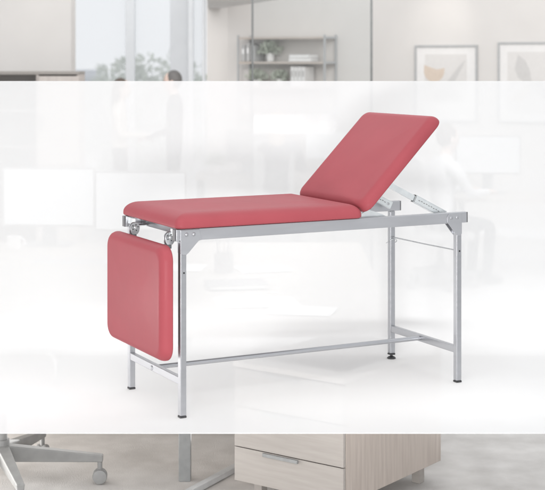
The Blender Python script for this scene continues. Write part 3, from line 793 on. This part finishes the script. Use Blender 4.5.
for s in (-1, 1):
    for y in (.05, YB - YF - .3):
        m = MB(); m.box((s * 2.22 - .02, y - .02, 0), (s * 2.22 + .02, y + .02, ZP - TH - .001)); m.build("support_leg", M['white'], sw, bevel=.003)

# ------------------------------------------------------------------ the examination couch
TX, TY, TA = -.344878, 5.344569, .478801
L_, W_ = 1.27117, .52175
RT, RB = .720, .675           # side rail top and underside
T = .0125                     # half of the square leg tube
couch = empty("examination_couch", (TX, TY, ZP), TA)
tag(couch, "red padded examination couch with silver tube frame, raised backrest and hanging leg cushion", "examination couch")

# side rails
for v in (0.0, W_):
    m = MB(); m.box((-.030, v - T, RB), (1.311, v + T, RT)); r = m.build("side_rail", M['rail_metal'], couch, bevel=.0025, seg=3)
    for u0, u1 in ((-.036, -.0302), (1.3112, 1.3165)):
        m = MB(); m.box((u0, v - T + .0005, RB + .0005), (u1, v + T - .0005, RT - .0005)); m.build("end_cap", M['capgrey'], r, bevel=.0015)
# cross rails under the pads
for u in (.05, .40, .74):
    m = MB(); m.box((u - T, T + .001, RB + .006), (u + T, W_ - T - .001, RB + .031)); m.build("cross_rail", M['metal'], couch, bevel=.002)
# legs
for u in (0.0, L_):
    for v in (0.0, W_):
        lev = (u > .5 and v > .3)
        zb = .026 if lev else .008
        m = MB(); m.box((u - T, v - T, zb), (u + T, v + T, RB - .0005)); lg = m.build("leg", M['metal'], couch, bevel=.0025, seg=3)
        m = MB(); m.box((u - T - .0008, v - T - .0008, zb - .008), (u + T + .0008, v + T + .0008, zb - .0003)); m.build("foot_cap", M['black'], lg, bevel=.0015)
        if lev:
            m = MB(); m.lathe([(.006, .0178), (.006, .0125), (.015, .009), (.020, .004), (.020, .001), (.018, 0)], (u, v, 0)); m.build("levelling_foot", M['black'], lg)
        m = MB()
        s = -1 if v < .1 else 1
        hx = u + .002
        Mx = Matrix.Translation((hx, v - T - .0002, .553 if u < .5 else .556)) @ Matrix.Rotation(R(90), 4, 'X')
        m.lathe([(.0035, -.0004), (.0035, .0006)], m=Mx, n=12); m.build("pin_hole", M['hole'], lg)
# gusset plates on the rail and leg corners, outer and inner side
def gusset(u, sgn, v, out, parent):
    y = v + (T + .0002) * out
    def q(du, z): return (u + sgn * du, y, z)
    pts = [q(-.0135, RT - .003), q(.066, RT - .003)] if sgn > 0 else [q(-.0125, RT - .003), q(.052, RT - .003)]
    if sgn > 0: pts += [q(.0755, RB + .0005), q(.063, RB - .002), q(.0215, .630), q(.012, .622), q(-.006, .622), q(-.0135, .630)]
    else: pts += [q(.063, RB + .028), q(.063, RB + .006), q(.052, RB - .006), q(.0215, .632), q(.010, .621), q(-.006, .621), q(-.0125, .630)]
    m = MB(); m.prism(pts, (0, .0028 * out, 0)); g = m.build("gusset_plate", M['rail_metal'], parent, bevel=.0012)
    for du in ((.012, .042)):
        Mx = Matrix.Translation((u + sgn * du, y + .0028 * out, RB + .024)) @ Matrix.Rotation(R(90 if out < 0 else -90), 4, 'X')
        m = MB(); m.lathe([(.0075, -.0003), (.0072, .0012), (.0055, .0028), (.001, .0036)], m=Mx, n=16); m.build("bolt", M['metal'], g)
for u, sg in ((0, 1), (L_, -1)):
    for v in (0.0, W_):
        for out in (-1, 1) if v == 0 else ():
            gusset(u, sg, v, out, couch)
# low end bars
for u in (0.0, L_):
    m = MB(); m.box((u - .0105, T + .0003, .138 - .0145), (u + .0105, W_ - T - .0003, .138 + .0145)); b = m.build("end_bar", M['metal'], couch, bevel=.0025, seg=3)
    Mx = Matrix.Translation((u + (-.0105 if u < .5 else .0105), W_ * .53, .136)) @ Matrix.Rotation(R(-90 if u < .5 else 90), 4, 'Y')
    m = MB(); m.lathe([(.010, -.0003), (.0095, .0018), (.006, .0038), (.001, .0044)], m=Mx, n=18); m.build("bolt", M['metal'], b)
# long stretcher
m = MB(); m.tube([(.0108, W_ * .53, .138), (L_ - .0108, W_ * .53, .138)], .0098, n=24); m.build("stretcher_bar", M['metal'], couch)

# cushions
sc1 = rounded_slab((-.034, -.030, .7225), (.792, W_ + .030, .780), .030, .044, crown=.008, erb=.008, ex=.066)
sc1.build("seat_cushion", M['vinyl'], couch)
m = MB(); m.box((.02, .02, .7125), (.76, W_ - .02, .7222)); m.build("seat_board", M['board'], couch)
# backrest: tilted slab, built flat and turned about its low edge
bl, bt = .522, .047
bk = rounded_slab((0, -.030, 0), (bl, W_ + .030, bt), .042, .036, crown=.006, erb=.008, ex=.036).build("backrest_cushion", M['vinyl'], couch)
BA = R(45.2)
bk.location = (.812, 0, .7395); bk.rotation_euler = (0, -BA, 0)
m = MB(); m.box((.03, .0, -.012), (bl - .03, W_ - .0, -.0005)); m.build("backing_board", M['board'], bk, bevel=.002)
# leg cushion hanging at the foot end (built lying flat, hung upright)
lc = rounded_slab((-.2205, -.030, 0), (.2205, W_ + .044, .052), .055, .036, crown=.005, erb=.010, ex=.030).build("leg_cushion", M['vinyl'], couch)
lc.location = (-.047, 0, .4385); lc.rotation_euler = (0, R(-90), 0)
m = MB(); m.box((-.18, .03, -.010), (.18, W_ - .03, -.0005)); m.build("backing_board", M['board'], lc)

# ratchet hinges of the leg cushion
for sgn, v in ((1, .070), (-1, W_ - .092)):
    h = empty("ratchet_hinge", (0, 0, 0)); h.parent = couch
    uc, zc = -.024, .682
    y0, y1 = sorted((v + sgn * -.004, (T + .0005) if sgn > 0 else (W_ - T - .0005)))
    m = MB(); m.box((-.020, y0, RB + .014), (-.0145, y1, RT - .004)); m.box((-.0144, y0 if sgn < 0 else y1 - .030, RB + .010), (.035, (y0 + .030) if sgn < 0 else y1, RB + .014))
    m.build("bracket", M['zinc'], h, bevel=.001)
    for dy in (-.011, .004):
        m = MB()
        pts = []
        for a in range(-20, 201, 12): pts.append((uc + .0205 * math.cos(R(a)), v + dy, zc + .0205 * math.sin(R(a))))
        pts += [(uc - .0185, v + dy, zc - .020), (uc - .012, v + dy, zc - .028), (uc + .010, v + dy, zc - .028), (uc + .017, v + dy, zc - .018)]
        m.prism(pts, (0, .004, 0)); m.build("ratchet_plate", M['dark_zinc'], h, bevel=.0008)
    m = MB(); Mx = Matrix.Translation((uc, v, zc)) @ Matrix.Rotation(R(90), 4, 'X'); m.lathe([(.014, -.0065), (.0145, -.006), (.0145, .006), (.014, .0065)], m=Mx, n=24); m.build("ratchet_wheel", M['capgrey'], h)
    m = MB()
    for a, rr in ((75, .011), (10, .012), (215, .012), (290, .013), (145, .012)):
        Mx = Matrix.Translation((uc + rr * math.cos(R(a)), v - .0113, zc + rr * math.sin(R(a)))) @ Matrix.Rotation(R(90), 4, 'X')
        m.lathe([(.0024, -.0002), (.0024, .0006)], m=Mx, n=10)
    m.build("slot", M['hole'], h)
    Mx = Matrix.Translation((uc, v - .0112, zc)) @ Matrix.Rotation(R(90), 4, 'X')
    m = MB(); m.lathe([(.0052, 0), (.005, .0016), (.0035, .0026), (.0005, .003)], m=Mx, n=14); m.build("rivet", M['zinc'], h)
    m = MB(); m.box((-.0455, v - .008, .575), (-.041, v + .008, .656)); m.box((-.0409, v - .0065, .638), (-.016, v + .0065, .660)); m.build("hinge_arm", M['hinge_grey'], h, bevel=.001)

# backrest struts: an inner bar sliding in a toothed channel
for v in (.048, W_ - .048):
    lo = Vector((1.235, v, .706)); hi = Vector((.925, v, .862)); d = (hi - lo).normalized(); up = Vector((0, 1, 0)).cross(d)
    st = MB(); st.beam(lo + d * .02, hi, .012, .024, up=up)
    st = st.build("backrest_strut", M['zinc'], couch, bevel=.001)
    c1, c2 = lo, lo + d * .172
    m = MB()
    hN = .0155
    for off in (-hN, hN): m.beam(c1 + up * off, c2 + up * off, .022, .0022, up=up)
    m.beam(c1 - Vector((0, .0105, 0)), c2 - Vector((0, .0105, 0)), .002, hN * 2 - .0025, up=up)
    m.beam(c1 + Vector((0, .0105, 0)), c2 + Vector((0, .0105, 0)), .002, hN * 2 - .0025, up=up)
    ch_ = m.build("channel", M['zinc'], st, bevel=.0006)
    m = MB()
    for k in range(9):
        p = lo + d * (.040 + k * .0135) - Vector((0, .0118, 0))
        m.beam(p - d * .0042 + up * (.0015 * (k % 2)), p + d * .0042 + up * (.0015 * (k % 2)), .0008, .0034, up=up)
    m.beam(c2 - d * .0025 - Vector((0, .0118, 0)) - up * .015, c2 - d * .0025 - Vector((0, .0118, 0)) + up * .015, .0008, .003, up=d)
    m.build("rack_slots", M['leg_grey'], st)
    m = MB(); Mx = Matrix.Translation(lo - Vector((0, .0115, 0)) + d * .02) @ Matrix.Rotation(R(90), 4, 'X'); m.lathe([(.006, 0), (.006, .002), (.003, .0035)], m=Mx, n=14); m.build("rivet", M['dark_zinc'], st)
    m = MB(); m.box((hi.x - .02, v - .018, hi.z - .01), (hi.x + .01, v + .018, hi.z + .004)); m.build("bracket", M['zinc'], st, bevel=.001)
# backrest hinge plates on the rails
for v in (.022, W_ - .022):
    m = MB(); m.prism([(.79, v - .002, RB + .02), (.93, v - .002, RT - .002), (.90, v - .002, RT + .012), (.84, v - .002, RT + .030), (.80, v - .002, RT + .010)], (0, .004, 0)); m.build("hinge_plate", M['zinc'], couch, bevel=.001)
# locking rod between the head end legs, with its ring
m = MB()
m.tube([(L_ - .004, W_ - T - .002, .557), (L_ - .004, W_ * .5, .5562), (L_ - .004, T + .002, .558)], .0028, n=10); m.build("locking_rod", M['dark_zinc'], couch)
m = MB(); c = Vector((L_, W_, .535))
m.tube([c + Vector((.024 * math.cos(R(a)), .024 * math.sin(R(a)), -.004 * math.cos(R(a * 2)) - .010 * math.sin(R(a)))) for a in range(165, 380, 9)] , .0018, n=8)
m.build("ring_clip", M['dark_zinc'], couch)
